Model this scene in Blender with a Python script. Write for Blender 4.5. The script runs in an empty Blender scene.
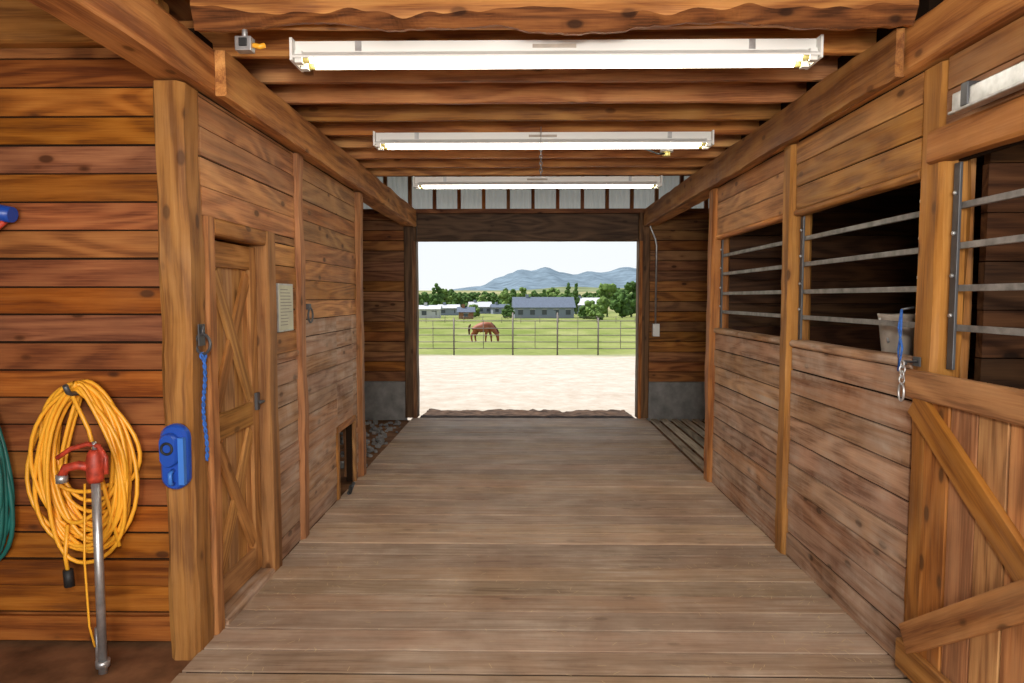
import bpy, bmesh, math, random
from mathutils import Vector, Matrix, noise
R = random.Random(7)
sc = bpy.context.scene
try:
    sc.view_settings.view_transform = 'Standard'
except Exception as e:
    print(e)

# ------------------------------------------------------------ materials
def nt(name):
    m = bpy.data.materials.new(name); m.use_nodes = True
    t = m.node_tree; b = t.nodes['Principled BSDF']
    return m, t, b
def N(t, typ, **k):
    n = t.nodes.new(typ)
    for a, v in k.items(): setattr(n, a, v)
    return n
def L(t, a, b): t.links.new(a, b)
def math_(t, op, a, b=None, clamp=False):
    n = N(t, 'ShaderNodeMath', operation=op); n.use_clamp = clamp
    for i, v in enumerate((a, b)):
        if v is None: continue
        if isinstance(v, (int, float)): n.inputs[i].default_value = v
        else: L(t, v, n.inputs[i])
    return n.outputs[0]
def mixc(t, fac, a, b, mode='MIX'):
    n = N(t, 'ShaderNodeMix', data_type='RGBA', blend_type=mode)
    for sock, v in ((n.inputs[0], fac), (n.inputs[6], a), (n.inputs[7], b)):
        if isinstance(v, (int, float)): sock.default_value = v
        elif isinstance(v, tuple): sock.default_value = (*v, 1)
        else: L(t, v, sock)
    return n.outputs[2]
def maprange(t, v, a, b, c=0, d=1):
    n = N(t, 'ShaderNodeMapRange'); L(t, v, n.inputs[0])
    for i, x in enumerate((a, b, c, d)): n.inputs[i+1].default_value = x
    return n.outputs[0]
def mapped(t, src, scale):
    n = N(t, 'ShaderNodeMapping'); L(t, src, n.inputs[0]); n.inputs['Scale'].default_value = scale
    return n.outputs[0]
def noise_(t, vec, scale=1, detail=4, dist=0.0, rough=.55):
    n = N(t, 'ShaderNodeTexNoise'); L(t, vec, n.inputs['Vector'])
    n.inputs['Scale'].default_value = scale; n.inputs['Detail'].default_value = detail
    n.inputs['Distortion'].default_value = dist; n.inputs['Roughness'].default_value = rough
    return n.outputs[0]

def wood(name, dark, mid, light, rough=.6, weather=0.0, wcol=(.35, .3, .26), wscale=1.3, knot=1.0, bump=.35, var=.3, ring=15, rw=.15):
    m, t, b = nt(name)
    gc = N(t, 'ShaderNodeAttribute', attribute_name='gc').outputs['Vector']
    rn = N(t, 'ShaderNodeAttribute', attribute_name='rnd')
    sep = N(t, 'ShaderNodeSeparateColor'); L(t, rn.outputs['Color'], sep.inputs[0])
    n1 = noise_(t, mapped(t, gc, (1.1, 20, 20)), 1, 6, .4, .6)
    n2 = noise_(t, mapped(t, gc, (.7, 4.5, 4.5)), 1, 1, .3)
    s = math_(t, 'SINE', math_(t, 'MULTIPLY', n2, ring*3.2))
    s = maprange(t, s, -.6, 1)
    nf = noise_(t, mapped(t, gc, (5, 140, 140)), 1, 3)
    comb = math_(t, 'ADD', math_(t, 'MULTIPLY', n1, .52), math_(t, 'MULTIPLY', s, rw))
    comb = math_(t, 'ADD', comb, math_(t, 'MULTIPLY', nf, .34))
    comb = math_(t, 'ADD', comb, (.13-rw)*.5+.01)
    cr = N(t, 'ShaderNodeValToRGB'); L(t, comb, cr.inputs[0])
    e = cr.color_ramp.elements
    e[0].position = .36; e[0].color = (*dark, 1)
    e[1].position = .72; e[1].color = (*light, 1)
    x = e.new(.50); x.color = (*mid, 1)
    col = cr.outputs[0]
    v = maprange(t, sep.outputs[0], 0, 1, 1-var, 1+var)
    h = maprange(t, sep.outputs[1], 0, 1, .494, .507)
    sa = maprange(t, sep.outputs[2], 0, 1, .90, 1.06)
    hs = N(t, 'ShaderNodeHueSaturation'); L(t, col, hs.inputs['Color']); L(t, v, hs.inputs['Value']); L(t, h, hs.inputs['Hue']); L(t, sa, hs.inputs['Saturation'])
    col = hs.outputs[0]
    vo = N(t, 'ShaderNodeTexVoronoi'); L(t, mapped(t, gc, (4.5, 9, 9)), vo.inputs['Vector']); vo.inputs['Scale'].default_value = 1
    vs_ = N(t, 'ShaderNodeSeparateColor'); L(t, vo.outputs['Color'], vs_.inputs[0])
    sel = math_(t, 'GREATER_THAN', vs_.outputs[0], .6)
    kf = math_(t, 'MULTIPLY', maprange(t, vo.outputs['Distance'], .12, .19, .8*knot, 0), sel)
    halo = math_(t, 'MULTIPLY', maprange(t, vo.outputs['Distance'], .17, .34, .35*knot, 0), sel)
    col = mixc(t, halo, col, dark)
    col = mixc(t, kf, col, tuple(c*.3 for c in dark))
    oc = N(t, 'ShaderNodeTexCoord').outputs['Object']
    if weather > 0:
        w = noise_(t, oc, wscale, 6, .4, .65)
        w = maprange(t, w, .36, .64, 0, 1)
        w2 = noise_(t, mapped(t, gc, (2, 32, 32)), 1, 5)
        w2 = maprange(t, w2, .38, .62, .2, 1)
        w = math_(t, 'MULTIPLY', math_(t, 'MULTIPLY', w, w2), weather, True)
        col = mixc(t, w, col, wcol)
    blot = maprange(t, noise_(t, oc, 3.1, 4), .3, .7, .84, 1.1)
    cc = N(t, 'ShaderNodeCombineColor')
    for i in range(3): L(t, blot, cc.inputs[i])
    col = mixc(t, 1.0, col, cc.outputs[0], 'MULTIPLY')
    L(t, col, b.inputs['Base Color'])
    b.inputs['Roughness'].default_value = rough
    b.inputs['Specular IOR Level'].default_value = .2
    bp = N(t, 'ShaderNodeBump'); bp.inputs['Strength'].default_value = bump; bp.inputs['Distance'].default_value = .005
    L(t, comb, bp.inputs['Height']); L(t, bp.outputs[0], b.inputs['Normal'])
    return m

def plain(name, col, rough=.5, metal=0., var=.0, scale=8, bump=0., emis=None, es=0, spec=.5):
    m, t, b = nt(name)
    b.inputs['Roughness'].default_value = rough; b.inputs['Metallic'].default_value = metal
    b.inputs['Specular IOR Level'].default_value = spec
    oc = N(t, 'ShaderNodeTexCoord').outputs['Object']
    n = noise_(t, oc, scale, 5)
    lo = tuple(c*(1-var) for c in col); hi = tuple(min(1, c*(1+var)) for c in col)
    col_ = mixc(t, maprange(t, n, .3, .7), lo, hi)
    L(t, col_, b.inputs['Base Color'])
    if bump:
        bp = N(t, 'ShaderNodeBump'); bp.inputs['Strength'].default_value = bump; bp.inputs['Distance'].default_value = .01
        L(t, n, bp.inputs['Height']); L(t, bp.outputs[0], b.inputs['Normal'])
    if emis:
        b.inputs['Emission Color'].default_value = (*emis, 1); b.inputs['Emission Strength'].default_value = es
    return m

W_OR = wood('wood_cedar_orange', (.22, .078, .018), (.41, .165, .042), (.58, .275, .08), weather=.4, wcol=(.36, .215, .115), wscale=1.8)
W_RED = wood('wood_cedar_red', (.13, .034, .007), (.27, .083, .017), (.40, .145, .034), weather=.2, wcol=(.22, .1, .042), var=.22)
W_DOOR = wood('wood_door_gold', (.26, .11, .028), (.44, .205, .06), (.60, .31, .10), var=.12, weather=.25, wcol=(.33, .19, .09), knot=.7)
W_POST = wood('wood_post', (.20, .068, .015), (.38, .152, .036), (.52, .235, .067), var=.15, ring=11, weather=.35, wcol=(.33, .19, .095))
W_LOW = wood('wood_stall_worn', (.21, .095, .043), (.41, .22, .12), (.57, .34, .20), weather=.95, wcol=(.55, .42, .325), wscale=2.2, bump=.6, rough=.75, var=.2)
W_FLOOR = wood('wood_floor_worn', (.27, .165, .10), (.42, .275, .175), (.55, .385, .26), weather=.9, wcol=(.56, .44, .335), wscale=1.4, knot=.5, rough=.7, bump=.5, var=.26, rw=.06)
W_JOIST = wood('wood_joist', (.23, .072, .014), (.44, .17, .036), (.60, .28, .07), weather=.1, ring=11, knot=.8)
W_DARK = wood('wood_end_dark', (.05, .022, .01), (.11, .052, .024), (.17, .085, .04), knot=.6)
W_END = wood('wood_end_wall', (.13, .042, .011), (.27, .1, .025), (.38, .165, .045))
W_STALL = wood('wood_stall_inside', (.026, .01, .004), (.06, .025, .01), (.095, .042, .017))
W_TAN = wood('wood_tan_slats', (.26, .19, .12), (.42, .32, .22), (.55, .43, .3), knot=.4)
BACK = plain('backing_dark', (.02, .010, .005), .9, spec=.1)
CONC = plain('concrete_foundation', (.2, .19, .18), .9, var=.35, scale=6, bump=.4)
DIRTIN = plain('dirt_floor_inside', (.20, .095, .045), .95, var=.45, scale=5, bump=.6, spec=.1)
SHADED_DIRT = plain('dirt_overhang_shade', (.065, .04, .027), .95, var=.7, scale=9, bump=1., spec=.1)  # dirt darkened in its colour to stand for the roof overhang's shade
GALV = plain('galvanized_steel', (.5, .5, .5), .38, .75, var=.25, scale=20)
BAR = plain('weathered_bar_steel', (.24, .225, .21), .6, .35, var=.4, scale=14)
STEEL_D = plain('dark_steel', (.1, .1, .105), .5, .5, var=.2)
WHITE = plain('white_enamel', (.8, .79, .75), .4)
TUBE = plain('fluorescent_tube', (1, 1, 1), .4, emis=(1, .95, .8), es=13)
YSOCK = plain('socket_yellowed', (.7, .6, .2), .5)
YEL = plain('hose_yellow', (.9, .42, .03), .4, var=.08)
GRN = plain('hose_green', (.015, .13, .11), .4, var=.15)
BLU = plain('blue_plastic', (.012, .07, .4), .35)
BLU2 = plain('blue_plastic_light', (.05, .2, .65), .35)
BLACK = plain('black_rubber', (.015, .015, .015), .6)
RED = plain('red_paint', (.42, .045, .02), .5, var=.5, scale=30)
ROPE = plain('blue_rope', (.03, .12, .42), .8, var=.5, scale=60)
PAPER = plain('notice_paper', (.55, .55, .42), .6, var=.1)
INK = plain('notice_ink', (.25, .25, .22), .7)
GREY = plain('grey_feeder', (.42, .36, .3), .7, var=.3)
STRAW = plain('straw', (.6, .45, .25), .9)

m, t, b = nt('fiberglass_corrugated')
b.inputs['Base Color'].default_value = (.6, .63, .63, 1); b.inputs['Roughness'].default_value = .5
tr = N(t, 'ShaderNodeBsdfTranslucent'); tr.inputs[0].default_value = (.7, .74, .74, 1)
mx = N(t, 'ShaderNodeMixShader'); mx.inputs[0].default_value = .3
L(t, b.outputs[0], mx.inputs[1]); L(t, tr.outputs[0], mx.inputs[2]); L(t, mx.outputs[0], t.nodes['Material Output'].inputs[0])
CORR = m

# ------------------------------------------------------------ mesh builder
class MB:
    def __init__(s): s.v = []; s.f = []; s.g = []; s.c = []; s.m = []; s.sm = []; s.mats = []
    def mi(s, mat):
        if mat not in s.mats: s.mats.append(mat)
        return s.mats.index(mat)
    def face(s, idx, gcs, col, mi, smooth=False):
        s.f.append(idx); s.g.append(gcs); s.c.append(col); s.m.append(mi); s.sm.append(smooth)
    def box(s, lo, hi, mat, grain=0, M=None, tone=None):
        k = s.mi(mat); o = len(s.v)
        off = Vector((R.uniform(0, 90), R.uniform(0, 90), R.uniform(0, 90)))
        col = tone if tone is not None else (R.random(), R.random(), R.random())
        P = [Vector((x, y, z)) for x in (lo[0], hi[0]) for y in (lo[1], hi[1]) for z in (lo[2], hi[2])]
        ax = [grain]+[i for i in range(3) if i != grain]
        G = [Vector((p[ax[0]], p[ax[1]], p[ax[2]]))+off for p in P]
        for p in P: s.v.append(M @ p if M else p)
        for q in ((0, 1, 3, 2), (4, 6, 7, 5), (0, 4, 5, 1), (2, 3, 7, 6), (0, 2, 6, 4), (1, 5, 7, 3)):
            s.face([o+i for i in q], [G[i] for i in q], col, k)
    def rbox(s, lo, hi, mat, grain=0, amp=.005, M=None, ch=.012):
        """rough-sawn timber: chamfered section that wanders a little along its length"""
        k = s.mi(mat); o = len(s.v); a, b_ = [i for i in range(3) if i != grain]
        off = Vector((R.uniform(0, 90), R.uniform(0, 90), R.uniform(0, 90))); col = (R.random(), R.random(), R.random())
        Ln = hi[grain]-lo[grain]; n = max(2, min(80, int(Ln/.07)))
        c = min(ch, (hi[a]-lo[a])*.3, (hi[b_]-lo[b_])*.3)
        sec = [(lo[a]+c, lo[b_]), (hi[a]-c, lo[b_]), (hi[a], lo[b_]+c), (hi[a], hi[b_]-c), (hi[a]-c, hi[b_]), (lo[a]+c, hi[b_]), (lo[a], hi[b_]-c), (lo[a], lo[b_]+c)]
        G = []
        for i in range(n+1):
            g_ = lo[grain]+Ln*i/n
            for j, (u, v_) in enumerate(sec):
                q = Vector((g_*2.2, (j//2)*3.3, 0))+off
                q2 = q*1.0; q2.x = g_*7+off.x+j
                du = amp*noise.noise(q)+amp*.5*noise.noise(q2); dv = amp*noise.noise(q+Vector((0, 0, 9)))+amp*.5*noise.noise(q2+Vector((0, 0, 5)))
                p = [0, 0, 0]; p[grain] = g_; p[a] = u+du; p[b_] = v_+dv; p = Vector(p)
                G.append(Vector((g_, u, v_))+off); s.v.append(M @ p if M else p)
        flip = (grain == 1)
        for i in range(n):
            for j in range(8):
                q = [i*8+j, i*8+(j+1) % 8, (i+1)*8+(j+1) % 8, (i+1)*8+j]
                if not flip: q = q[::-1]
                q = q[::-1]
                s.face([o+w for w in q], [G[w] for w in q], col, k)
        for e_ in (0, n):
            q = [e_*8+j for j in range(8)]
            if (e_ == 0) != flip: q = q[::-1]
            s.face([o+w for w in q], [G[w] for w in q], col, k)
    def strut(s, p, q, w, th, nrm, mat):
        p = Vector(p); q = Vector(q); x = (q-p); Ln = x.length; x.normalize()
        n = Vector(nrm).normalized(); y = n.cross(x).normalized()
        M = Matrix((x, y, n)).transposed().to_4x4(); M.translation = p
        s.box((0, -w/2, -th/2), (Ln, w/2, th/2), mat, 0, M)
    def planks(s, a, b, n, ar, br, nr, bw, mat, gap=.005, jit=.003, lens=None, shift=0):
        x = br[0]
        while x < br[1]-.01:
            x2 = min(x+bw, br[1]); cuts = [ar[0]]
            if lens:
                c = ar[0]+R.uniform(.3, 1)*lens
                while c < ar[1]-.4: cuts.append(c); c += lens*R.uniform(.8, 1.1)
            cuts.append(ar[1])
            for i in range(len(cuts)-1):
                lo = [0]*3; hi = [0]*3; j = R.uniform(-jit, jit)
                lo[a] = cuts[i]+.001; hi[a] = cuts[i+1]-.001
                lo[b] = x+gap/2*R.uniform(.5, 1.5); hi[b] = x2-gap/2*R.uniform(.5, 1.5)
                lo[n] = nr[0]+j; hi[n] = nr[1]+j
                s.box(lo, hi, mat, a)
            x = x2
    def tube(s, pts, r, mat, seg=8, closed=False, caps=True):
        k = s.mi(mat); o = len(s.v); pts = [Vector(p) for p in pts]; n = len(pts)
        up = None; col = (R.random(), R.random(), R.random())
        for i, p in enumerate(pts):
            if closed: tan = pts[(i+1) % n]-pts[i-1]
            else: tan = pts[min(i+1, n-1)]-pts[max(i-1, 0)]
            if tan.length < 1e-9: tan = Vector((0, 0, 1))
            tan.normalize()
            if up is None:
                up = Vector((0, 0, 1)) if abs(tan.z) < .9 else Vector((0, 1, 0))
            up = (up-tan*up.dot(tan))
            if up.length < 1e-6: up = tan.orthogonal()
            up.normalize(); sd = tan.cross(up)
            rr = r if not callable(r) else r(i/(n-1))
            for j in range(seg):
                a = 2*math.pi*j/seg
                s.v.append(p+(up*math.cos(a)+sd*math.sin(a))*rr)
        m = n if closed else n-1
        for i in range(m):
            for j in range(seg):
                q = [o+i*seg+j, o+i*seg+(j+1) % seg, o+((i+1) % n)*seg+(j+1) % seg, o+((i+1) % n)*seg+j]
                s.face(q, [s.v[w % len(s.v)] for w in q], col, k, True)
        if caps and not closed:
            for e in (0, n-1):
                q = [o+e*seg+j for j in range(seg)]
                if e == 0: q = q[::-1]
                s.face(q, [s.v[w] for w in q], col, k)
    def cyl(s, p, q, r, mat, seg=12): s.tube([p, q], r, mat, seg)
    def ring(s, c, R1, r, mat, nrm=(0, 1, 0), seg=20, sx=1, sz=1):
        n = Vector(nrm).normalized(); u = n.orthogonal().normalized()
        if abs(n.z) < .9: u = Vector((0, 0, 1))
        w = n.cross(u)
        s.tube([Vector(c)+u*R1*sz*math.cos(2*math.pi*i/seg)+w*R1*sx*math.sin(2*math.pi*i/seg) for i in range(seg)], r, mat, 8, closed=True)
    def obj(s, name, bevel=0):
        me = bpy.data.meshes.new(name); me.from_pydata([tuple(v) for v in s.v], [], s.f)
        for m in s.mats: me.materials.append(m)
        me.polygons.foreach_set('material_index', s.m); me.polygons.foreach_set('use_smooth', s.sm)
        fl = []; cl = []
        for g, c in zip(s.g, s.c):
            for x in g: fl += list(x); cl += [*c, 1]
        me.attributes.new('gc', 'FLOAT_VECTOR', 'CORNER'); me.attributes['gc'].data.foreach_set('vector', fl)
        me.attributes.new('rnd', 'FLOAT_COLOR', 'CORNER'); me.attributes['rnd'].data.foreach_set('color', cl)
        me.update()
        o = bpy.data.objects.new(name, me); sc.collection.objects.link(o)
        if bevel:
            b = o.modifiers.new('bevel', 'BEVEL'); b.width = bevel; b.segments = 2; b.limit_method = 'ANGLE'
        return o

XL, XR = -1.51, 1.705
# ------------------------------------------------------------ floor (dirt packed in the seams)
f = MB()
f.planks(0, 1, 2, (XL, XR), (-3.9, 9.32), (-.04, 0), .20, W_FLOOR, gap=.016, jit=.003, lens=None)
f.box((XL+.02, -3.9, -.09), (XR-.02, 9.3, -.009), BACK)
f.obj('floor', .002)
g = MB()
g.box((-5, -4, -.10), (XL-.005, 9.3, -.03), DIRTIN)
g.box((XR+.005, -4, -.10), (5.2, 9.3, -.03), DIRTIN)
g.obj('floor_dirt')
m = MB(); k = m.mi(SHADED_DIRT); nx, ny = 90, 20  # dirt strip at the doorway, overhang shadow painted in as dark colour
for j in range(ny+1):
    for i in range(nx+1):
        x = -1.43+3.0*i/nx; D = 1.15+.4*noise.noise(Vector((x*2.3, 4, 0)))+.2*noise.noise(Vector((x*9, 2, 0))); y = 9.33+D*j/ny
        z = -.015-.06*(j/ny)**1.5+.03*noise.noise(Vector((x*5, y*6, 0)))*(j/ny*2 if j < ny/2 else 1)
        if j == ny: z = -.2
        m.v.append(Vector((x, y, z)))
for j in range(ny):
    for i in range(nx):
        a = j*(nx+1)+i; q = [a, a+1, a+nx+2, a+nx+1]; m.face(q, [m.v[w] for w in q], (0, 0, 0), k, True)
m.obj('threshold_dirt_shade')

# ------------------------------------------------------------ left near wall facing camera
w = MB()
w.planks(0, 2, 1, (-4.9, -1.645), (0, 2.8), (3.19, 3.22), .131, W_RED, gap=.008, jit=.005)
w.box((-4.9, 3.202, 0), (-1.7, 3.28, 3.0), BACK)
w.rbox((-4.9, 3.12, 2.8), (-1.63, 3.22, 3.0), W_POST, 0)
w.box((-4.9, 3.165, 0), (-1.67, 3.185, .12), W_RED, 0)
w.obj('wall_left_front', .002)
p = MB()
p.rbox((-1.635, 3.05, -.03), (-1.5, 3.22, 2.605), W_POST, 2, .014, ch=.02)
p.rbox((-1.668, 3.13, -.03), (-1.637, 3.184, 2.605), W_POST, 2, .006)
p.obj('post_left')

# ------------------------------------------------------------ left aisle wall
w = MB()
DY0, DY1, DT = 3.34, 3.97, 1.94
w.planks(1, 2, 0, (3.23, 4.55), (2.04, 2.61), (XL-.03, XL), .138, W_OR)
w.planks(1, 2, 0, (4.13, 4.55), (1.30, 2.04), (XL-.03, XL), .138, W_OR)
w.planks(1, 2, 0, (4.13, 4.55), (0, 1.27), (XL-.03, XL), .138, W_LOW)
w.box((XL-.03, 4.13, 1.27), (XL+.015, 4.55, 1.30), W_LOW, 1)
w.planks(1, 2, 0, (4.69, 6.2), (1.50, 2.61), (XL-.03, XL), .138, W_OR, jit=.004)
w.planks(1, 2, 0, (4.69, 5.52), (0, 1.50), (XL-.03, XL), .138, W_LOW, jit=.004)
w.planks(1, 2, 0, (5.52, 6.04), (.55, 1.50), (XL-.03, XL), .138, W_LOW, jit=.004)
w.planks(1, 2, 0, (6.04, 6.2), (0, 1.50), (XL-.03, XL), .138, W_LOW, jit=.004)
XB = XL-.011
w.box((XL-.07, 4.0, 0), (XB, 5.52, 2.9), BACK); w.box((XL-.07, 6.04, 0), (XB, 6.2, 2.9), BACK)
w.box((XL-.07, 3.23, 2.0), (XB, 4.0, 2.9), BACK); w.box((XL-.07, 5.5, .57), (XB, 6.06, 2.9), BACK)
w.box((XL-.5, 5.5, 0), (XL-.45, 6.1, .6), BACK)
w.box((XL-.02, 5.47, 0), (XL+.015, 5.52, .6), W_OR, 2); w.box((XL-.02, 6.04, 0), (XL+.015, 6.08, .6), W_OR, 2)
w.box((XL-.02, 5.52, .55), (XL+.015, 6.04, .6), W_OR, 1)
w.rbox((XL-.1, 3.23, -.02), (XL+.02, 3.325, 2.04), W_POST, 2, .004)
w.rbox((XL-.1, 3.985, -.02), (XL+.025, 4.125, 2.04), W_POST, 2, .006)
w.rbox((XL-.1, 3.325, 1.955), (XL+.022, 3.985, 2.04), W_POST, 1, .004)
w.rbox((XL-.14, 3.33, -.03), (XL+.03, 3.98, .035), W_LOW, 1, .004)
w.obj('wall_left', .002)
p = MB(); p.rbox((XL-.04, 4.55, 0), (XL+.03, 4.68, 2.605), W_POST, 2, .012, ch=.02); p.obj('post_left_middle')
p = MB(); p.rbox((XL-.14, 6.2, 0), (XL+.04, 6.34, 2.605), W_POST, 2, .012, ch=.02); p.obj('post_left_end')

d = MB(); xd = XL-.065
d.planks(2, 1, 0, (.05, DT), (DY0-.005, DY1+.005), (xd-.03, xd), .12, W_DOOR, gap=.006)
d.box((xd-.04, DY0-.005, .05), (xd-.012, DY1+.005, DT), BACK)
for y0, y1 in ((DY0-.005, DY0+.085), (DY1-.085, DY1+.005)):
    d.box((xd, y0, .05), (xd+.022, y1, DT), W_DOOR, 2)
for z0, z1 in ((.05, .19), (.92, 1.05), (DT-.13, DT)):
    d.box((xd, DY0+.085, z0), (xd+.022, DY1-.085, z1), W_DOOR, 1)
for za, zb in ((.2, .92), (1.05, DT-.13)):
    d.strut((xd+.010, DY0+.1, za+.03), (xd+.010, DY1-.1, zb-.03), .085, .018, (1, 0, 0), W_DOOR)
    d.strut((xd+.014, DY0+.1, zb-.03), (xd+.014, DY1-.1, za+.03), .085, .018, (1, 0, 0), W_DOOR)
d.box((xd+.022, DY1-.06, 1.0), (xd+.04, DY1-.02, 1.1), STEEL_D)
d.tube([(xd+.03, DY1-.04, 1.05), (xd+.07, DY1-.04, 1.05), (xd+.07, DY1-.1, 1.05)], .007, STEEL_D)
d.obj('door_1', .003)

# ------------------------------------------------------------ right side
w = MB()
for ya, yb in ((2.99, 4.33), (4.48, 6.05)):
    w.planks(1, 2, 0, (ya, yb), (0, 1.34), (XR, XR+.035), .15, W_LOW, jit=.004, gap=.008)
    w.box((XR+.012, ya, 0), (XR+.07, yb, 1.34), BACK)
    w.rbox((XR-.015, ya, 1.342), (XR+.1, yb, 1.385), W_LOW, 1, .004)
    w.planks(1, 2, 0, (ya, yb), (2.2, 2.61), (XR, XR+.03), .138, W_OR)
    w.rbox((XR-.01, ya, 2.16), (XR+.06, yb, 2.2), W_OR, 1, .003)
    w.box((XR+.011, ya, 2.2), (XR+.07, yb, 2.95), BACK)
w.planks(1, 2, 0, (-3.9, 2.82), (2.34, 2.61), (XR, XR+.03), .138, W_OR, lens=3)
w.rbox((XR-.03, 1.3, 2.2), (XR+.05, 2.90, 2.335), W_POST, 1, .006)
w.box((XR+.055, -3.9, 2.2), (XR+.08, 2.82, 2.95), BACK)
w.planks(1, 2, 0, (-3.9, 1.32), (0, 2.34), (XR, XR+.03), .138, W_OR, lens=3)
w.box((XR+.035, -3.9, 0), (XR+.054, 1.32, 2.34), BACK)
w.obj('wall_right', .002)
for nm, a, b_, xo in (('post_right', 2.83, 2.985, .012), ('post_right_middle', 4.335, 4.475, .03), ('post_right_end', 6.05, 6.2, .04)):
    p = MB(); p.rbox((XR-xo, a, -.02), (XR+.12, b_, 2.605), W_POST, 2, .012, ch=.02); p.obj(nm)
def grille(name, ya, yb, zs, zb, zt):
    g = MB(); x = XR+.06
    for y in (ya+.02, yb-.02):
        g.box((x-.028, y-.02, zb), (x-.016, y+.02, zt), STEEL_D)
        for z in zs:
            g.cyl((x-.028, y, z+.05), (x-.038, y, z+.05), .009, GALV, 6)
    for z in zs:
        g.box((x-.014, ya, z-.013), (x+.006, yb, z+.013), BAR)
    g.obj(name, .002)
ZS = (1.53, 1.69, 1.86, 2.02)
grille('stall_window_grille', 3.0, 4.32, ZS, 1.39, 2.155)
grille('stall_window_grille', 4.49, 6.03, ZS, 1.39, 2.155)
grille('stall_window_grille', 1.36, 2.81, ZS, 1.36, 2.19)
d = MB(); xa = XR-.05
d.planks(2, 1, 0, (.05, 1.345), (1.36, 2.895), (xa, xa+.03), .16, W_OR, gap=.008)
d.box((xa+.012, 1.36, .05), (xa+.034, 2.82, 1.34), BACK)
for z0, z1 in ((.05, .18), (1.235, 1.35)):
    d.rbox((xa-.03, 1.36, z0), (xa-.001, 2.905, z1), W_POST, 1, .004, ch=.006)
d.strut((xa-.018, 2.85, .2), (xa-.018, 1.4, 1.22), .12, .028, (1, 0, 0), W_POST)
d.strut((xa-.012, 2.85, 1.22), (xa-.012, 1.4, .2), .12, .028, (1, 0, 0), W_POST)
d.obj('door_2', .004)
s = MB()
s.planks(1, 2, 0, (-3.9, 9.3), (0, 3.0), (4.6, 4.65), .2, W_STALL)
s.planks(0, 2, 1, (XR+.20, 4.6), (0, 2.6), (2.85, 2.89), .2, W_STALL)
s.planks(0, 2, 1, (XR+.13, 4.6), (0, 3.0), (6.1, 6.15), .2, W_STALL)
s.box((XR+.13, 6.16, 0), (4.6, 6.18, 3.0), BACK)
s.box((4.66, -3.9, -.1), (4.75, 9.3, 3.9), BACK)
s.obj('wall_stall_back')
s = MB(); s.rbox((1.838, 2.90, 0), (1.895, 2.98, 2.6), W_OR, 2, .004); s.obj('post_stall')
s = MB(); s.box((-5.1, -4, -.1), (-4.95, 9.5, 4.0), W_DARK, 1); s.obj('wall_left_outer')

# ------------------------------------------------------------ beams
b = MB(); b.rbox((-1.63, -3.9, 2.62), (-1.45, 9.3, 2.82), W_JOIST, 1, .01)
b.rbox((-1.446, 3.27, 2.6), (-1.40, 9.1, 2.81), W_JOIST, 1, .012, ch=.005); b.obj('beam_left')
b = MB(); b.rbox((1.65, -3.9, 2.62), (1.83, 9.3, 2.82), W_JOIST, 1, .01)
b.rbox((1.60, 3.03, 2.6), (1.646, 9.1, 2.81), W_JOIST, 1, .012, ch=.005); b.obj('beam_right')
def live(name, y0, y1, zb, zt, x0, x1, amp, mat, bark):
    m = MB(); k = m.mi(mat); k2 = m.mi(bark); n = 160; off = R.uniform(0, 50)
    for i in range(n+1):
        x = x0+(x1-x0)*i/n
        a = zb+amp*noise.noise(Vector((x*1.8+off, 0, 0)))+amp*.5*noise.noise(Vector((x*6+off, 3, 0)))+amp*.2*noise.noise(Vector((x*22, 1, 1)))
        a2 = zb+.05+amp*1.3*noise.noise(Vector((x*2.1+off+.3, 1, 0)))+amp*.5*noise.noise(Vector((x*9, 7, 0)))
        for q in ((x, y0, zt), (x, y0, a2+.01), (x, y0+.035, a), (x, y1, a+.01), (x, y1, zt)): m.v.append(Vector(q))
    for i in range(n):
        for j in range(4):
            q = [i*5+j, i*5+j+1, (i+1)*5+j+1, (i+1)*5+j]
            m.face(q, [m.v[w]*1.0+Vector((off, 0, 0)) for w in q], (.6, .5, .5), k2 if j in (1,) else k)
    for i in (0, n):
        q = [i*5+j for j in range(5)]; m.face(q, [m.v[w] for w in q], (.5, .5, .5), k)
    return m.obj(name)
BARKW = wood('bark_edge', (.06, .018, .004), (.16, .05, .011), (.3, .11, .025), bump=1.0, rough=.8)
live('beam_header', 2.93, 3.01, 2.79, 3.01, -1.395, 1.64, .045, W_JOIST, BARKW)
j = MB(); y = 3.42
while y < 7.1:
    j.rbox((-1.75, y, 2.84), (1.95, y+.042, 3.01), W_JOIST, 0, .006, ch=.004); y += .41
y = 2.5
while y > -3.8:
    j.box((-1.75, y, 2.84), (1.95, y+.04, 3.01), W_JOIST, 0); y -= .41
j.rbox((-1.398, 3.08, 2.84), (1.598, 3.12, 2.94), W_JOIST, 0, .006, ch=.004)
j.obj('ceiling_joists')
c = MB(); c.planks(1, 0, 2, (-3.9, 7.15), (-4.95, 4.65), (3.014, 3.04), .2, W_RED)
c.box((-5.0, -4, 3.045), (4.75, 7.2, 3.1), BACK)
c.obj('ceiling')
c = MB(); c.box((-5.2, 6.9, 3.9), (4.8, 10.2, 3.98), W_DARK, 0)
c.planks(0, 2, 1, (-4.95, 4.65), (3.1, 3.9), (7.13, 7.16), .2, W_DARK)
c.obj('roof_bay')

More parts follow.
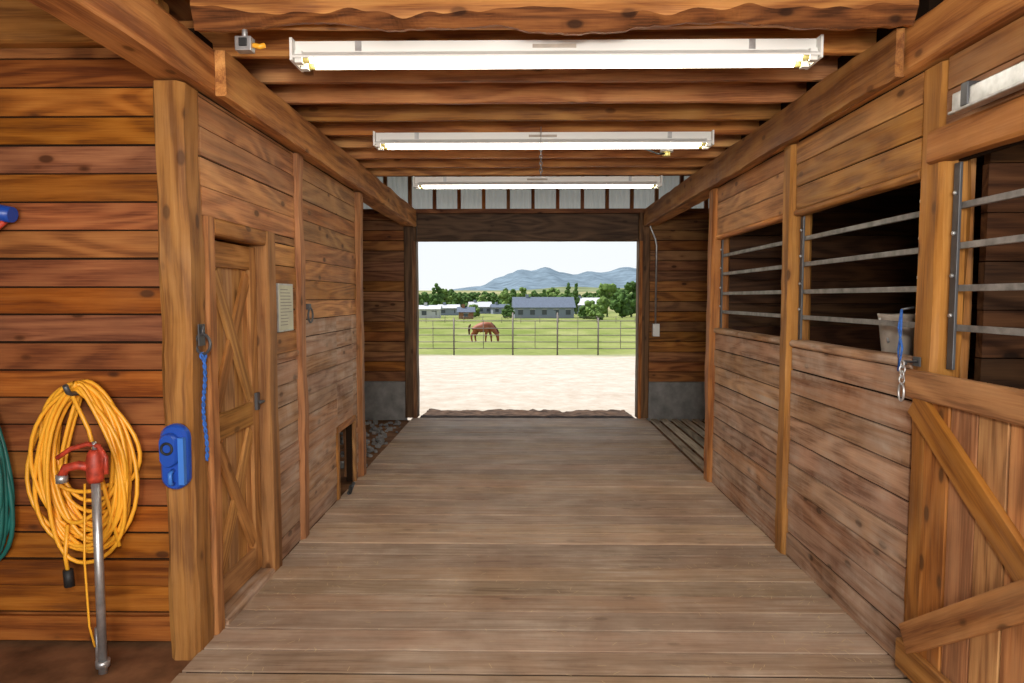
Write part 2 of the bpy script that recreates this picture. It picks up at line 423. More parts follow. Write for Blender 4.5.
# ------------------------------------------------------------ end wall
YE = 9.4
e = MB()
for xa, xb in ((-4.95, -1.61), (1.735, 4.65)):
    e.planks(0, 2, 1, (xa, xb), (.5, 2.81), (YE-.03, YE), .138, W_END, gap=.008)
    e.box((xa, YE-.016, .5), (xb, YE+.05, 2.81), BACK)
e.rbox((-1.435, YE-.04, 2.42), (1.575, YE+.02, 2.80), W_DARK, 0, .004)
e.box((-4.95, YE-.05, 2.80), (4.65, YE-.03+.05, 2.86), W_RED, 0)
x = -4.9
while x < 4.6:
    e.box((x, YE-.05, 2.862), (x+.045, YE+.02, 3.9), W_RED, 2); x += .335
e.box((-4.95, YE-.03, 3.3), (4.65, YE+.0, 3.36), W_RED, 0)
e.obj('wall_end', .002)
e = MB()
for xa, xb in ((-4.95, -1.612), (1.737, 4.65)):
    e.box((xa, YE-.06, -.1), (xb, YE+.12, .5), CONC)
e.obj('foundation_end', .01)
m_ = MB(); k = m_.mi(CORR); n = 700
for i in range(n+1):
    x = -4.95+9.6*i/n; yy = YE+.035+.009*math.sin(x*2*math.pi/.07)
    m_.v += [Vector((x, yy, 2.86)), Vector((x, yy, 3.9))]
for i in range(n):
    q = [i*2, i*2+2, i*2+3, i*2+1]; m_.face(q, [m_.v[w] for w in q], (0, 0, 0), k, True)
m_.obj('corrugated_panel')
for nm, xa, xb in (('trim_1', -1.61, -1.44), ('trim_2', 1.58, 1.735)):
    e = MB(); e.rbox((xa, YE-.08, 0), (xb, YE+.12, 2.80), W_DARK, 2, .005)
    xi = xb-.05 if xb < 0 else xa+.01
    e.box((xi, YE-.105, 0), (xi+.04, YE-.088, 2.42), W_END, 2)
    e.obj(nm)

# ------------------------------------------------------------ fluorescent fixtures
def fixture(yc, zt):
    m = MB(); xc = .147; Lh = 1.19
    prof = [(-.08, -.088), (-.08, -.078), (-.035, -.048), (-.035, 0), (.035, 0), (.035, -.048), (.08, -.078), (.08, -.088), (.03, -.054), (-.03, -.054)]
    k = m.mi(WHITE); o = len(m.v)
    for x in (xc-Lh, xc+Lh):
        for a, z in prof: m.v.append(Vector((x, yc+a, zt+z)))
    n = len(prof)
    for i in range(n):
        q = [o+i, o+(i+1) % n, o+n+(i+1) % n, o+n+i]; m.face(q, [m.v[w] for w in q], (0, 0, 0), k)
    for x0 in (xc-Lh-.012, xc+Lh):
        m.box((x0, yc-.084, zt-.1), (x0+.012, yc+.084, zt), WHITE)
    for s_ in (-1, 1):
        m.cyl((xc-Lh+.03, yc+s_*.045, zt-.084), (xc+Lh-.03, yc+s_*.045, zt-.084), .017, TUBE, 12)
        for e_ in (-1, 1):
            m.box((xc+e_*(Lh-.02)-.016, yc+s_*.045-.018, zt-.104), (xc+e_*(Lh-.02)+.016, yc+s_*.045+.018, zt-.05), WHITE)
            m.cyl((xc+e_*(Lh-.037), yc+s_*.045, zt-.084), (xc+e_*(Lh-.07), yc+s_*.045, zt-.084), .0178, YSOCK, 12)
    m.box((xc-.1, yc-.038, zt-.035), (xc+.1, yc-.0352, zt-.018), GREY)
    for xx in (-.9, .9): m.box((xc+xx-.015, yc-.0355-.002, zt-.045), (xc+xx+.015, yc-.035, zt), GALV)
    return m.obj('fluorescent_light_fixture')
fixture(3.24, 2.828); fixture(4.98, 2.828); fixture(6.76, 2.828)

m = MB(); m.box((-1.22, 2.95, 2.70), (-1.15, 3.0, 2.76), GALV); m.box((-1.2, 2.94, 2.715), (-1.165, 2.949, 2.75), BLACK)
m.tube([(-1.15, 2.98, 2.73), (-1.12, 2.97, 2.72), (-1.10, 2.98, 2.73)], .012, YEL); m.cyl((-1.185, 2.975, 2.76), (-1.185, 2.975, 2.80), .012, GALV)
m.obj('electrical_box', .004)
m = MB(); m.cyl((1.08, 5.2, 2.83), (1.08, 5.2, 2.74), .05, WHITE, 8); m.tube([(1.08, 5.2, 2.74), (1.08, 5.2, 2.71)], .03, YSOCK)
m.tube([(1.08, 5.2, 2.73), (1.0, 5.12, 2.71), (.9, 5.09, 2.74)], .007, BLACK)
m.obj('ceiling_outlet')
m = MB()
for i in range(9): m.ring((.13, 4.8, 2.70-.024*i), .009, .003, STEEL_D, nrm=(0, 1, 0) if i % 2 else (1, 0, 0), seg=10, sz=1.5)
m.cyl((.13, 4.8, 2.72), (.13, 4.8, 2.83), .003, GALV, 6)
m.obj('pull_chain')
m = MB(); m.tube([(1.72, 9.3, 2.79), (1.73, 9.3, 2.6), (1.80, 9.32, 2.45), (1.82, 9.33, 2.35), (1.82, 9.34, 1.3)], .012, GALV)
m.box((1.78, 9.30, 1.13), (1.87, 9.366, 1.3), WHITE)
m.obj('electrical_conduit')
m = MB(); m.box((1.625, 1.3, 2.345), (1.67, 2.66, 2.42), GALV); m.box((1.61, 1.3, 2.34), (1.625, 2.66, 2.352), GALV)
for yy in (2.58, 2.0, 1.5): m.box((1.618, yy-.02, 2.355), (1.7, yy+.02, 2.44), STEEL_D)
m.obj('sliding_door_track', .004)

# ------------------------------------------------------------ props left
def coil(m, cx, ztop, w0, w1, h0, h1, n, r, mat, y0, y1, tail):
    pts = []; st = 36; rr = random.Random(int(cx*-1000))
    prev = None
    for i in range(n):
        w = rr.uniform(w0, w1); h = rr.uniform(h0, h1); dx = rr.uniform(-.045, .045); dz = rr.uniform(-.02, .015); yy = rr.uniform(y0, y1)
        cur = (w, h, dx, dz, yy)
        if prev is None: prev = cur
        for s_ in range(st):
            tt = s_/st; a = 2*math.pi*tt
            q = [prev[j]*(1-tt)+cur[j]*tt for j in range(5)]
            x = cx+q[2]*(.3+.7*math.sin(a/2))+q[0]*math.sin(a)*(abs(math.sin(a/2))**.35)+.012*math.sin(3*a+i*1.7)
            z = ztop+q[3]-q[1]*(1-math.cos(a))/2+.01*math.sin(2*a+i)*math.sin(a/2)
            pts.append((x, q[4]+.01*math.sin(a*2+i), z))
        prev = cur
    pts += tail
    m.tube(pts, r, mat, 8)
m = MB(); coil(m, -2.04, 1.25, .14, .27, .48, .87, 21, .0095, YEL, 3.06, 3.15, [(-2.04, 3.05, 1.2), (-1.98, 3.06, 1.05), (-1.93, 3.07, .8), (-1.87, 3.08, .5)])
m.tube([(-2.11, 3.08, .6), (-2.12, 3.07, .45), (-2.11, 3.07, .38)], .009, YEL); m.tube([(-2.11, 3.07, .39), (-2.105, 3.07, .31)], .022, BLACK)
m.tube([(-2.04, 3.19, 1.22), (-2.04, 3.05, 1.215), (-2.04, 3.02, 1.225), (-2.04, 3.0, 1.26)], .012, STEEL_D)
m.obj('yellow_air_hose')
m = MB(); coil(m, -2.58, 1.24, .14, .21, .75, .97, 9, .0105, GRN, 3.08, 3.15, [(-2.58, 3.07, 1.1), (-2.53, 3.1, .9)])
m.tube([(-2.58, 3.19, 1.22), (-2.58, 3.05, 1.215), (-2.58, 3.02, 1.26)], .012, STEEL_D)
m.obj('green_garden_hose')

m = MB(); hx, hy = -1.88, 2.94
m.cyl((hx, hy, -.03), (hx, hy, .86), .019, GALV, 16)
m.cyl((hx-.045, hy+.04, -.03), (hx-.045, hy+.04, .16), .012, GALV, 10)
m.cyl((hx, hy, .0), (hx, hy, .03), .03, GALV, 12)
m.tube([(hx, hy, .84), (hx, hy, .86), (hx, hy, .93), (hx, hy, .97), (hx, hy, .985)], lambda t: (.03, .036, .038, .03, .02)[min(4, int(t*4.01))], RED, 14)
m.cyl((hx, hy, .985), (hx, hy, 1.02), .01, GALV)
m.tube([(hx+.06, hy-.02, .88), (hx+.055, hy-.01, .95), (hx+.02, hy, 1.0), (hx-.03, hy, 1.01), (hx-.1, hy-.01, .99), (hx-.155, hy-.02, .95)], .011, RED)
m.tube([(hx+.02, hy, .99), (hx+.04, hy, .95), (hx+.03, hy, .9)], .012, RED)
m.tube([(hx, hy, .9), (hx-.06, hy-.02, .92), (hx-.11, hy-.03, .91), (hx-.13, hy-.03, .87)], .02, RED, 12)
m.cyl((hx-.13, hy-.03, .88), (hx-.13, hy-.03, .845), .024, GALV)
m.tube([(hx-.03, hy-.03, .84), (hx-.045, hy-.03, .5), (hx-.035, hy-.03, .2), (hx-.02, hy-.02, .1)], .005, YEL, 6)
m.obj('yard_hydrant')

m = MB()
cx_ = -1.56
def capsule(m, xc, y0, y1, z0, z1, hw, mat):
    k = m.mi(mat); o = len(m.v); n = 24; r = hw
    P = []
    for i in range(n):
        a = 2*math.pi*i/n; zc = (z1-r) if math.sin(a) >= 0 else (z0+r)
        P.append((xc+r*math.cos(a), zc+r*math.sin(a)))
    for y, sc_ in ((y1, 1), (y0+.012, 1), (y0, .82)):
        for a, z in P:
            m.v.append(Vector((xc+(a-xc)*sc_, y, (z0+z1)/2+(z-(z0+z1)/2)*(sc_ if sc_ == 1 else .94))))
    for l in range(2):
        for i in range(n):
            q = [o+l*n+i, o+l*n+(i+1) % n, o+(l+1)*n+(i+1) % n, o+(l+1)*n+i]; m.face(q, [m.v[w] for w in q], (0, 0, 0), k, l == 0)
    q = [o+2*n+i for i in range(n)]; m.face(q, [m.v[w] for w in q], (0, 0, 0), k)
capsule(m, cx_, 2.99, 3.036, .79, 1.085, .062, BLU)
capsule(m, cx_-.008, 2.955, 2.99, .90, 1.05, .042, BLU)
m.box((cx_+.035, 2.965, .82), (cx_+.06, 2.99, 1.03), BLU2)
m.ring((cx_-.008, 2.953, .985), .024, .006, BLACK, nrm=(0, 1, 0))
m.tube([(cx_, 2.99, .88), (cx_, 2.96, .87), (cx_, 2.96, .83), (cx_, 2.99, .82)], .01, BLU2)
m.obj('blue_wall_caddy')
m = MB(); m.box((-1.484, 3.1, 1.43), (-1.478, 3.16, 1.53), STEEL_D)
m.ring((-1.462, 3.1, 1.44), .045, .007, STEEL_D, nrm=(.4, 1, 0)); m.ring((-1.465, 3.11, 1.50), .02, .006, STEEL_D, nrm=(1, .4, 0))
m.obj('tie_ring')
m = MB()
for ph in (0, math.pi):
    m.tube([(-1.462+.005*math.cos(i*.9+ph)+.006*math.sin(i*.15), 3.1+.005*math.sin(i*.9+ph), 1.40-.0085*i) for i in range(60)], .005, ROPE, 6)
m.ring((-1.462, 3.1, 1.385), .014, .005, ROPE)
m.obj('lead_rope')
m = MB(); m.ring((XL+.03, 4.76, 1.53), .05, .007, STEEL_D, nrm=(1, 0, 0)); m.box((XL+.002, 4.74, 1.57), (XL+.03, 4.78, 1.61), STEEL_D); m.obj('tie_ring')
m = MB(); x = XL+.004
m.box((x, 4.17, 1.44), (x+.012, 4.44, 1.74), GALV); m.box((x+.012, 4.18, 1.45), (x+.015, 4.43, 1.73), PAPER)
for i in range(12):
    m.box((x+.015, 4.2, 1.70-.02*i), (x+.0156, 4.2+R.uniform(.12, .21), 1.705-.02*i), INK)
m.obj('framed_notice')
m = MB(); 
m.tube([(-2.66, 3.12, 2.05), (-2.5, 3.12, 2.06), (-2.4, 3.12, 2.04), (-2.33, 3.12, 2.03)], lambda t: .05-.015*t, BLU, 12)
m.box((-2.6, 3.05, 2.0), (-2.38, 3.08, 2.03), GREY); m.tube([(-2.37, 3.12, 2.0), (-2.42, 3.12, 1.96), (-2.52, 3.12, 1.97)], .014, RED)
m.obj('wall_clamp_tool')
m = MB(); m.tube([(XL+.06, 5.6, .02), (XL+.06, 5.68, .03), (XL+.07, 5.74, .07)], .015, STEEL_D); m.ring((XL+.07, 5.62, .045), .03, .01, BLACK, nrm=(1, 0, 0)); m.obj('dropped_halter')

# ------------------------------------------------------------ props right
m = MB(); c0 = Vector((XR-.075, 2.91, 1.37))
m.box((XR-.024, 2.90, 1.36), (XR-.018, 2.95, 1.40), STEEL_D)
m.tube([(XR-.02, 2.92, 1.38), c0+Vector((0, .01, .01)), c0], .006, STEEL_D)
for i in range(4): m.ring(c0+Vector((-.015, 0, -.022*i)), .012, .0035, GALV, nrm=(0, 1, 0) if i % 2 else (1, 0, 0), seg=12, sz=1.3)
m.ring(c0+Vector((-.016, 0, -.12)), .02, .005, GALV, nrm=(1, 0, .1), sz=1.8)
m.obj('door_chain_latch')
m = MB()
bx, by = 1.935, 3.50
m.tube([(bx, by, 1.30), (bx, by, 1.32), (bx, by, 1.55), (bx, by, 1.57), (bx, by, 1.55), (bx, by, 1.4)], lambda t: (.08, .085, .112, .118, .105, .08)[min(5, int(t*5.01))], GREY, 20)
m.tube([(bx-.115, by, 1.55), (bx-.08, by, 1.47), (bx-.10, by-.06, 1.43)], .006, GALV)
m.cyl((bx, by, -.03), (bx, by, 1.31), .03, W_STALL)
m.obj('feed_bucket')
m = MB(); m.tube([(XR-.03, 3.04, 1.60), (XR-.035, 3.03, 1.5), (XR-.03, 3.055, 1.42), (XR-.035, 3.04, 1.33), (XR-.03, 3.025, 1.43), (XR-.035, 3.05, 1.52), (XR-.03, 3.04, 1.60)], .005, ROPE)
m.tube([(XR-.03, 3.04, 1.60), (XR+.025, 3.04, 1.61)], .005, STEEL_D)
m.obj('rope_halter')
m = MB()
xx = 1.74
while xx < 2.9:
    m.box((xx, 6.4, -.005), (xx+.085, 9.2, .015), W_TAN, 1); xx += .14
for yy in (6.5, 7.4, 8.3, 9.1): m.box((1.74, yy, -.03), (2.9, yy+.05, -.006), W_DARK, 0)
m.obj('slatted_walkway')
m = MB(); k = m.mi(STRAW)
for i in range(1300):
    x = R.uniform(-1.40, 1.6); y = R.uniform(2.2, 9.2)
    if R.random() < .55: x = 1.62-abs(R.gauss(0, .25)) if R.random() < .6 else -1.42+abs(R.gauss(0, .2))
    x = max(-1.42, min(1.62, x)); z = .005
    a = R.uniform(0, 6.28); l = R.uniform(.015, .05); d_ = Vector((math.cos(a), math.sin(a), 0)); e_ = Vector((-d_.y, d_.x, 0))*.0013
    o = len(m.v); c_ = Vector((x, y, z))
    m.v += [c_-e_, c_+e_, c_+e_+d_*l, c_-e_+d_*l]; m.face([o, o+3, o+2, o+1], [m.v[o]]*4, (0, 0, 0), k)
m.obj('straw_litter')
m = MB(); k = m.mi(CONC)
for i in range(200):
    x = R.uniform(-2.4, -1.56); y = R.uniform(6.5, 9.1); r = R.uniform(.01, .035)
    Mx = Matrix.Translation((x, y, -.03+r*.5)) @ Matrix.Rotation(R.uniform(0, 6), 4, 'Z') @ Matrix.Rotation(R.uniform(0, 1), 4, 'X')
    m.box((-r, -r*.8, -r*.6), (r, r*.8, r*.6), CONC, 0, Mx)
m.obj('gravel_pile', .006)

# ------------------------------------------------------------ outside
prof = [(-60, -.12), (9.3, -.12), (9.6, -.11), (14, -.15), (20, -.3), (26, -.52), (36, -.95), (49, -1.5), (70, -1.9), (90, -2.2), (120, -2.6), (160, -3.0), (260, -3.4), (400, -3.0), (700, 0), (900, 3), (1300, 14), (2000, 24), (3400, 20)]
def gz(y):
    for (a, za), (b_, zb) in zip(prof, prof[1:]):
        if a <= y <= b_: return za+(zb-za)*(y-a)/(b_-a)
    return 0
me = bpy.data.meshes.new('ground'); vs = []; fs = []
ys = sorted(set([p_[0] for p_ in prof]+[10+i for i in range(0, 50, 2)])); xs = [-2500, -800, -300, -100, -50, -20, -10, -5, 0, 5, 10, 20, 50, 100, 300, 800, 2500]
for y in ys:
    for x in xs: vs.append((x, y, gz(y)))
for i in range(len(ys)-1):
    for j_ in range(len(xs)-1):
        a = i*len(xs)+j_; fs.append((a, a+1, a+1+len(xs), a+len(xs)))
me.from_pydata(vs, [], fs)
gm, t, b = nt('ground_dirt_and_grass')
oc = N(t, 'ShaderNodeTexCoord').outputs['Object']
sx = N(t, 'ShaderNodeSeparateXYZ'); L(t, oc, sx.inputs[0])
dirt = mixc(t, maprange(t, noise_(t, oc, 3.0, 10, 0, .7), .35, .65), (.36, .30, .24), (.45, .405, .35))
gn = noise_(t, mapped(t, oc, (1, .35, 1)), .22, 6)
grass = mixc(t, maprange(t, gn, .35, .65), (.14, .175, .05), (.235, .25, .10))
fine = mixc(t, maprange(t, noise_(t, oc, 3.5, 4), .3, .7), (.75, .75, .75), (1.2, 1.2, 1.1))
grass = mixc(t, 1.0, grass, fine, 'MULTIPLY')
tan = mixc(t, maprange(t, noise_(t, oc, .012, 5), .4, .6), (.30, .26, .15), (.12, .16, .06))
yb = math_(t, 'ADD', sx.outputs[1], math_(t, 'MULTIPLY', noise_(t, oc, .35, 5), 5.0))
cl = mixc(t, maprange(t, yb, 27.0, 29.5), dirt, grass)
cl = mixc(t, maprange(t, sx.outputs[1], 170, 320), cl, tan)
L(t, cl, b.inputs['Base Color']); b.inputs['Roughness'].default_value = 1; b.inputs['Specular IOR Level'].default_value = 0
bp = N(t, 'ShaderNodeBump'); bp.inputs['Distance'].default_value = .05; bp.inputs['Strength'].default_value = .5
L(t, noise_(t, oc, 4, 6), bp.inputs['Height']); L(t, bp.outputs[0], b.inputs['Normal'])
me.materials.append(gm); o = bpy.data.objects.new('ground', me); sc.collection.objects.link(o)

def ridge(name, Y, pts, depth, col, rough_):
    vs = []; fs = []; nx = 220; ny = 14; x0, x1 = pts[0][0], pts[-1][0]
    def h(x):
        for (a, za), (b_, zb) in zip(pts, pts[1:]):
            if a <= x <= b_:
                u = (x-a)/(b_-a); u = u*u*(3-2*u); return za+(zb-za)*u
        return 0
    for j_ in range(ny+1):
        v = j_/ny
        for i in range(nx+1):
            x = x0+(x1-x0)*i/nx; k_ = (v**.8)
            z = h(x)*k_+rough_*noise.fractal(Vector((x*.008, v*2.5, 3)), 1, 2, 5)*(.35+.65*math.sin(v*3.14))-8*(1-v)
            vs.append((x, Y-depth*(1-v), z))
    for j_ in range(ny):
        for i in range(nx):
            a = j_*(nx+1)+i; fs.append((a, a+1, a+nx+2, a+nx+1))
    me = bpy.data.meshes.new(name); me.from_pydata(vs, [], fs); me.materials.append(plain(name+'_mat', col, 1, var=.3, scale=.02, spec=0))
    for p_ in me.polygons: p_.use_smooth = True
    o = bpy.data.objects.new(name, me); sc.collection.objects.link(o)
ridge('mountain_range', 3500, [(-2600, 30), (-900, 24), (-420, 38), (-215, 64), (-113, 108), (-60, 128), (-10, 148), (50, 140), (118, 158), (200, 132), (271, 122), (340, 138), (400, 130), (528, 160), (640, 145), (900, 110), (1500, 80), (2600, 60)], 1100, (.125, .165, .20), 12)  # bluish distance haze is mixed into the range's base colour
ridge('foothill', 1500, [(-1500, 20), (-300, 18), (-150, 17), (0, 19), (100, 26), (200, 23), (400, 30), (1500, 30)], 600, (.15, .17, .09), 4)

LEAF = plain('foliage_green', (.055, .10, .026), .9, var=.6, scale=.9, spec=.1)
LEAF2 = plain('foliage_light', (.11, .17, .045), .9, var=.5, scale=.9, spec=.1)
BARK = plain('bark', (.12, .09, .06), .9)
def blobtree(bm, x, y, h, w, rr, conical=False, clumps=26):
    z0 = gz(y)
    bmesh.ops.create_cone(bm, segments=7, radius1=.03*h, radius2=.01*h, depth=h*.6, matrix=Matrix.Translation((x, y, z0+h*.3)), cap_ends=True)
    nb = len(bm.faces)
    for i in range(clumps):
        u = rr.uniform(.18, 1); prof_ = (1-u)**.8 if conical else math.sin(min(1, u*.93)*math.pi)**.6
        a = rr.uniform(0, 6.28); rad = w*.5*prof_*rr.uniform(.2, .8)
        c_ = Vector((x+rad*math.cos(a), y+rad*math.sin(a), z0+h*u*.92))
        s_ = w*rr.uniform(.12, .21)*(1.2-.4*u)
        ret = bmesh.ops.create_icosphere(bm, subdivisions=2, radius=s_, matrix=Matrix.Translation(c_))
        for v in ret['verts']:
            d_ = v.co-c_; v.co = c_+d_*(1+.55*noise.noise(v.co*(2.6/s_)))
    return nb
def tree(name, x, y, h, w, seed, mat, con=False):
    bm = bmesh.new(); nb = blobtree(bm, x, y, h, w, random.Random(seed), con)
    me = bpy.data.meshes.new(name); 
    for i, f_ in enumerate(bm.faces): f_.material_index = 1 if i < nb else 0
    bm.to_mesh(me); bm.free(); me.materials.append(mat); me.materials.append(BARK)
    o = bpy.data.objects.new(name, me); sc.collection.objects.link(o)
def PX(x, Y): return ((x-512)/683-.0147)*Y
for (px, Y, h, w, mt, con) in ((436, 200, 9.5, 4.5, LEAF, 0), (445, 230, 9, 5, LEAF2, 0), (427, 240, 7, 6, LEAF, 0), (513, 190, 8, 4, LEAF, 1), (522, 215, 8.5, 5, LEAF2, 0), (568, 185, 10, 3.2, LEAF, 1), (576, 200, 9.5, 3.6, LEAF, 1),
                           (590, 150, 3.8, 4.5, LEAF2, 0), (607, 170, 8.6, 6, LEAF2, 0), (622, 160, 6.5, 5, LEAF, 0), (631, 170, 9, 5, LEAF, 0), (598, 250, 8, 6, LEAF, 0), (650, 180, 9, 7, LEAF2, 0), (405, 190, 8, 7, LEAF, 0), (482, 230, 6, 5, LEAF2, 0), (535, 240, 7.5, 5, LEAF, 0), (458, 250, 7, 6, LEAF, 0), (492, 240, 7, 5, LEAF, 0), (505, 255, 8.5, 6, LEAF2, 0), (552, 250, 9, 7, LEAF2, 0), (616, 240, 9, 6, LEAF, 0), (470, 255, 7, 7, LEAF, 0), (544, 200, 7.5, 3.5, LEAF, 1), (583, 150, 3, 3, LEAF, 0), (597, 140, 3.2, 3.4, LEAF2, 0), (474, 165, 3.2, 3.4, LEAF2, 0), (508, 150, 3, 3, LEAF, 0)):
    tree('deciduous_tree' if not con else 'conifer_tree', PX(px, Y), Y, h, w, int(px), mt, con)
bm = bmesh.new(); rr = random.Random(5)
for i in range(260):
    Y = rr.uniform(270, 640); x = rr.uniform(-65, 70)*Y/300
    blobtree(bm, x, Y, rr.uniform(3.5, 8), rr.uniform(5, 12), rr, False, 5)
me = bpy.data.meshes.new('tree_line'); bm.to_mesh(me); bm.free(); me.materials.append(LEAF)
o = bpy.data.objects.new('tree_line', me); sc.collection.objects.link(o)

ROOF = plain('roof_shingle_grey', (.085, .105, .145), .9, var=.2, scale=3); WALLW = plain('siding_pale', (.2, .225, .28), .8); WALLB = plain('siding_brown', (.22, .1, .05), .8)
GLASS = plain('window_dark', (.05, .06, .08), .2); ROOFW = plain('roof_white_metal', (.42, .42, .44), .5)
def house(name, px, Y, W, D, H, RH, wall, roof, rot=0, wins=4):
    m = MB(); z0 = gz(Y)-.2
    M = Matrix.Translation((PX(px, Y), Y, z0)) @ Matrix.Rotation(rot, 4, 'Z')
    m.box((-W/2, -D/2, 0), (W/2, D/2, H), wall, 0, M)
    k = m.mi(roof); o_ = .4
    P = [(-W/2-o_, -D/2-o_, H-.1), (W/2+o_, -D/2-o_, H-.1), (W/2+o_, D/2+o_, H-.1), (-W/2-o_, D/2+o_, H-.1), (-W/2-o_, 0, H+RH), (W/2+o_, 0, H+RH)]
    o = len(m.v); m.v += [M @ Vector(q) for q in P]
    for q in ((0, 1, 5, 4), (2, 3, 4, 5), (0, 4, 3), (1, 2, 5), (0, 3, 2, 1)):
        qq = [o+i for i in q]; m.face(qq, [m.v[i] for i in qq], (.5, .5, .5), k)
    for i in range(wins):
        x = -W/2+W*(i+.5)/wins
        m.box((x-.55, -D/2-.06, H*.38), (x+.55, -D/2, H*.8), GLASS, 0, M)
        m.box((x-.62, -D/2-.04, H*.8), (x+.62, -D/2-.01, H*.86), ROOFW, 0, M)
    m.box((W*.12, -D/2-.07, 0), (W*.12+.95, -D/2, H*.72), wall, 0, M)
    m.box((-W*.3, -.4, H+RH*.3), (-W*.3+.7, .3, H+RH+.6), wall, 0, M)
    m.obj(name)
house('farmhouse', 543, 160, 13.6, 8, 2.8, 2.3, WALLW, ROOF, .05, 5)
house('farmhouse', 587, 215, 9, 7, 3.0, 2.2, WALLW, ROOFW, -.2, 3)
house('garden_shed', 466, 150, 3.2, 3, 1.8, 1.0, WALLB, ROOF, .1, 1)
house('white_outbuilding', 430, 158, 4.6, 3.5, 2.4, .8, ROOFW, ROOFW, .0, 2)
house('white_outbuilding', 449, 190, 5.5, 4, 2.3, .9, WALLW, ROOFW, .0, 2)
house('white_outbuilding', 500, 210, 5.0, 4, 2.3, .9, WALLW, ROOF, .2, 2)
house('farmhouse', 480, 215, 6.5, 5, 2.4, 1.5, WALLW, ROOFW, .2, 3)

m = MB(); YF = 26.0; zb = gz(YF)
FP = plain('fence_pipe', (.17, .14, .12), .7, .1)
xs = [-9.8, -7.0, -4.2, -2.6, -.35, 1.35, 2.9, 4.6, 7.5, 10.3]
for i, x in enumerate(xs):
    tall = 1.62 if i in (4, 5) else 1.42
    m.cyl((x, YF, zb-.1), (x, YF, zb+tall), .03, FP, 8)
for a, b_ in zip(xs, xs[1:]):
    for z in (.25, .5, .76, 1.02, 1.3):
        m.cyl((a, YF, zb+z), (b_, YF, zb+z), .016, FP, 6)
    m.cyl(((a+b_)/2, YF, zb+.25), ((a+b_)/2, YF, zb+1.3), .013, FP, 6)
m.obj('pipe_fence')
m = MB()
for i in range(30):
    x = -45+i*3.2; m.cyl((x, 115, gz(115)-.1), (x, 115, gz(115)+1.2), .05, FP, 6)
for z in (.5, 1.0): m.cyl((-45, 115, gz(115)+z), (47.8, 115, gz(115)+z), .025, FP, 6)
m.obj('field_fence')

# horse
COAT = plain('horse_chestnut', (.24, .062, .024), .6, var=.25, scale=3); MANE = plain('horse_mane', (.07, .025, .015), .8)
bm = bmesh.new(); lay = bm.verts.layers.skin.verify()
def V_(co, r, r2=None, root=False):
    v = bm.verts.new(co); v[lay].radius = (r, r2 or r); v[lay].use_root = root; return v
def chain(a, lst):
    for co, r in lst:
        v = V_(co, r); bm.edges.new((a, v)); a = v
    return a
pel = V_((-.55, 0, 1.18), .38, root=True)
mid = chain(pel, [((-.2, 0, 1.08), .43)]); ch = chain(mid, [((.25, 0, 1.07), .44), ])
wt = chain(ch, [((.55, 0, 1.12), .33)])
hd = chain(wt, [((.80, 0, .93), .22), ((.98, 0, .68), .17), ((1.08, 0, .5), .14), ((1.12, 0, .3), .11), ((1.13, 0, .12), .085), ((1.13, 0, .06), .065)])
for s_ in (-1, 1):
    dx = .1*s_
    chain(ch, [((.42, .17*s_, .9), .16), ((.40+dx, .17*s_, .72), .12), ((.43+dx*1.6, .16*s_, .43), .08), ((.42+dx*1.8, .16*s_, .14), .055), ((.46+dx*1.8, .16*s_, .03), .07)])
    chain(pel, [((-.58, .17*s_, 1.0), .24), ((-.44+dx*.5, .18*s_, .8), .18), ((-.70+dx, .16*s_, .5), .09), ((-.67+dx, .16*s_, .15), .058), ((-.62+dx, .16*s_, .03), .07)])
me = bpy.data.meshes.new('horse'); bm.to_mesh(me); bm.free(); me.materials.append(COAT)
ho = bpy.data.objects.new('horse', me); sc.collection.objects.link(ho)
sk = ho.modifiers.new('skin', 'SKIN'); sk.use_smooth_shade = True; ss = ho.modifiers.new('sub', 'SUBSURF'); ss.levels = 2; ss.render_levels = 2
ho.location = (PX(484, 49)-.1, 49, gz(49)-.01); ho.rotation_euler = (0, 0, -.15)
m = MB()
m.tube([(-.88, 0, 1.28), (-.97, 0, 1.15), (-1.0, 0, .85), (-.99, 0, .5)], lambda t: .04+.05*math.sin(t*3), MANE, 8)
m.tube([(.60, 0, 1.42), (.88, 0, 1.15), (1.09, 0, .87), (1.2, 0, .64)], .05, MANE, 8)
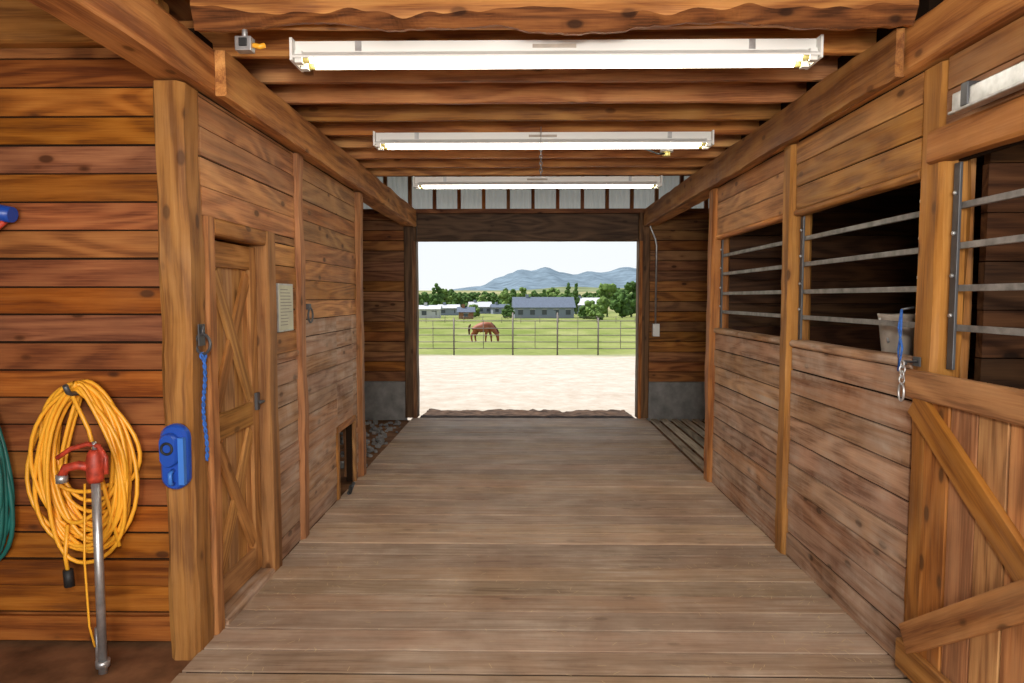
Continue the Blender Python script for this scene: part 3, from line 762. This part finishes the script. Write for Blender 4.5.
for s_ in (-1, 1): m.tube([(1.12, .06*s_, .6), (1.19, .08*s_, .68), (1.22, .08*s_, .76)], lambda t: .035*(1.05-t), COAT, 6)
o = m.obj('mane_and_tail'); o.parent = ho

# ------------------------------------------------------------ light
def area(name, loc, rot, sx_, sy_, e, col=(1, 1, 1)):
    l = bpy.data.lights.new(name, 'AREA'); l.shape = 'RECTANGLE'; l.size = sx_; l.size_y = sy_; l.energy = e; l.color = col
    o = bpy.data.objects.new(name, l); o.location = loc; o.rotation_euler = rot; sc.collection.objects.link(o); return o
area('rear_fill', (0.1, -3.6, 1.9), (math.radians(90), 0, 0), 2.6, 2.2, 260, (1, .97, .92))  # added fill lamp behind the camera to brighten the interior
area('camera_flash', (0.1, -.25, 2.15), (math.radians(88), 0, 0), .3, .25, 74, (1, .97, .91))
sl = bpy.data.lights.new('sun', 'SUN'); sl.energy = 7.1; sl.angle = .009; sl.color = (1, .96, .9)
so = bpy.data.objects.new('sun', sl); sc.collection.objects.link(so)
so.rotation_euler = Vector((-.5, .12, .87)).to_track_quat('Z', 'Y').to_euler()
wd = bpy.data.worlds.new('sky'); sc.world = wd; wd.use_nodes = True; t = wd.node_tree
bg = t.nodes['Background']; tc = N(t, 'ShaderNodeTexCoord'); sx = N(t, 'ShaderNodeSeparateXYZ'); L(t, tc.outputs['Generated'], sx.inputs[0])
cr = N(t, 'ShaderNodeValToRGB'); L(t, sx.outputs[2], cr.inputs[0])
cr.color_ramp.elements[0].color = (.91, .94, .96, 1); cr.color_ramp.elements[1].color = (.55, .70, .96, 1)
x = cr.color_ramp.elements.new(.2); x.color = (.86, .92, .96, 1)
L(t, cr.outputs[0], bg.inputs[0]); bg.inputs[1].default_value = 1.06

# ------------------------------------------------------------ camera
cam = bpy.data.cameras.new('camera'); cam.sensor_width = 36; cam.lens = 24; cam.clip_end = 9000
co = bpy.data.objects.new('camera', cam); sc.collection.objects.link(co)
co.location = (0, 0, 1.65); co.rotation_euler = (math.radians(90-3.64), 0, math.radians(.84)); sc.camera = co
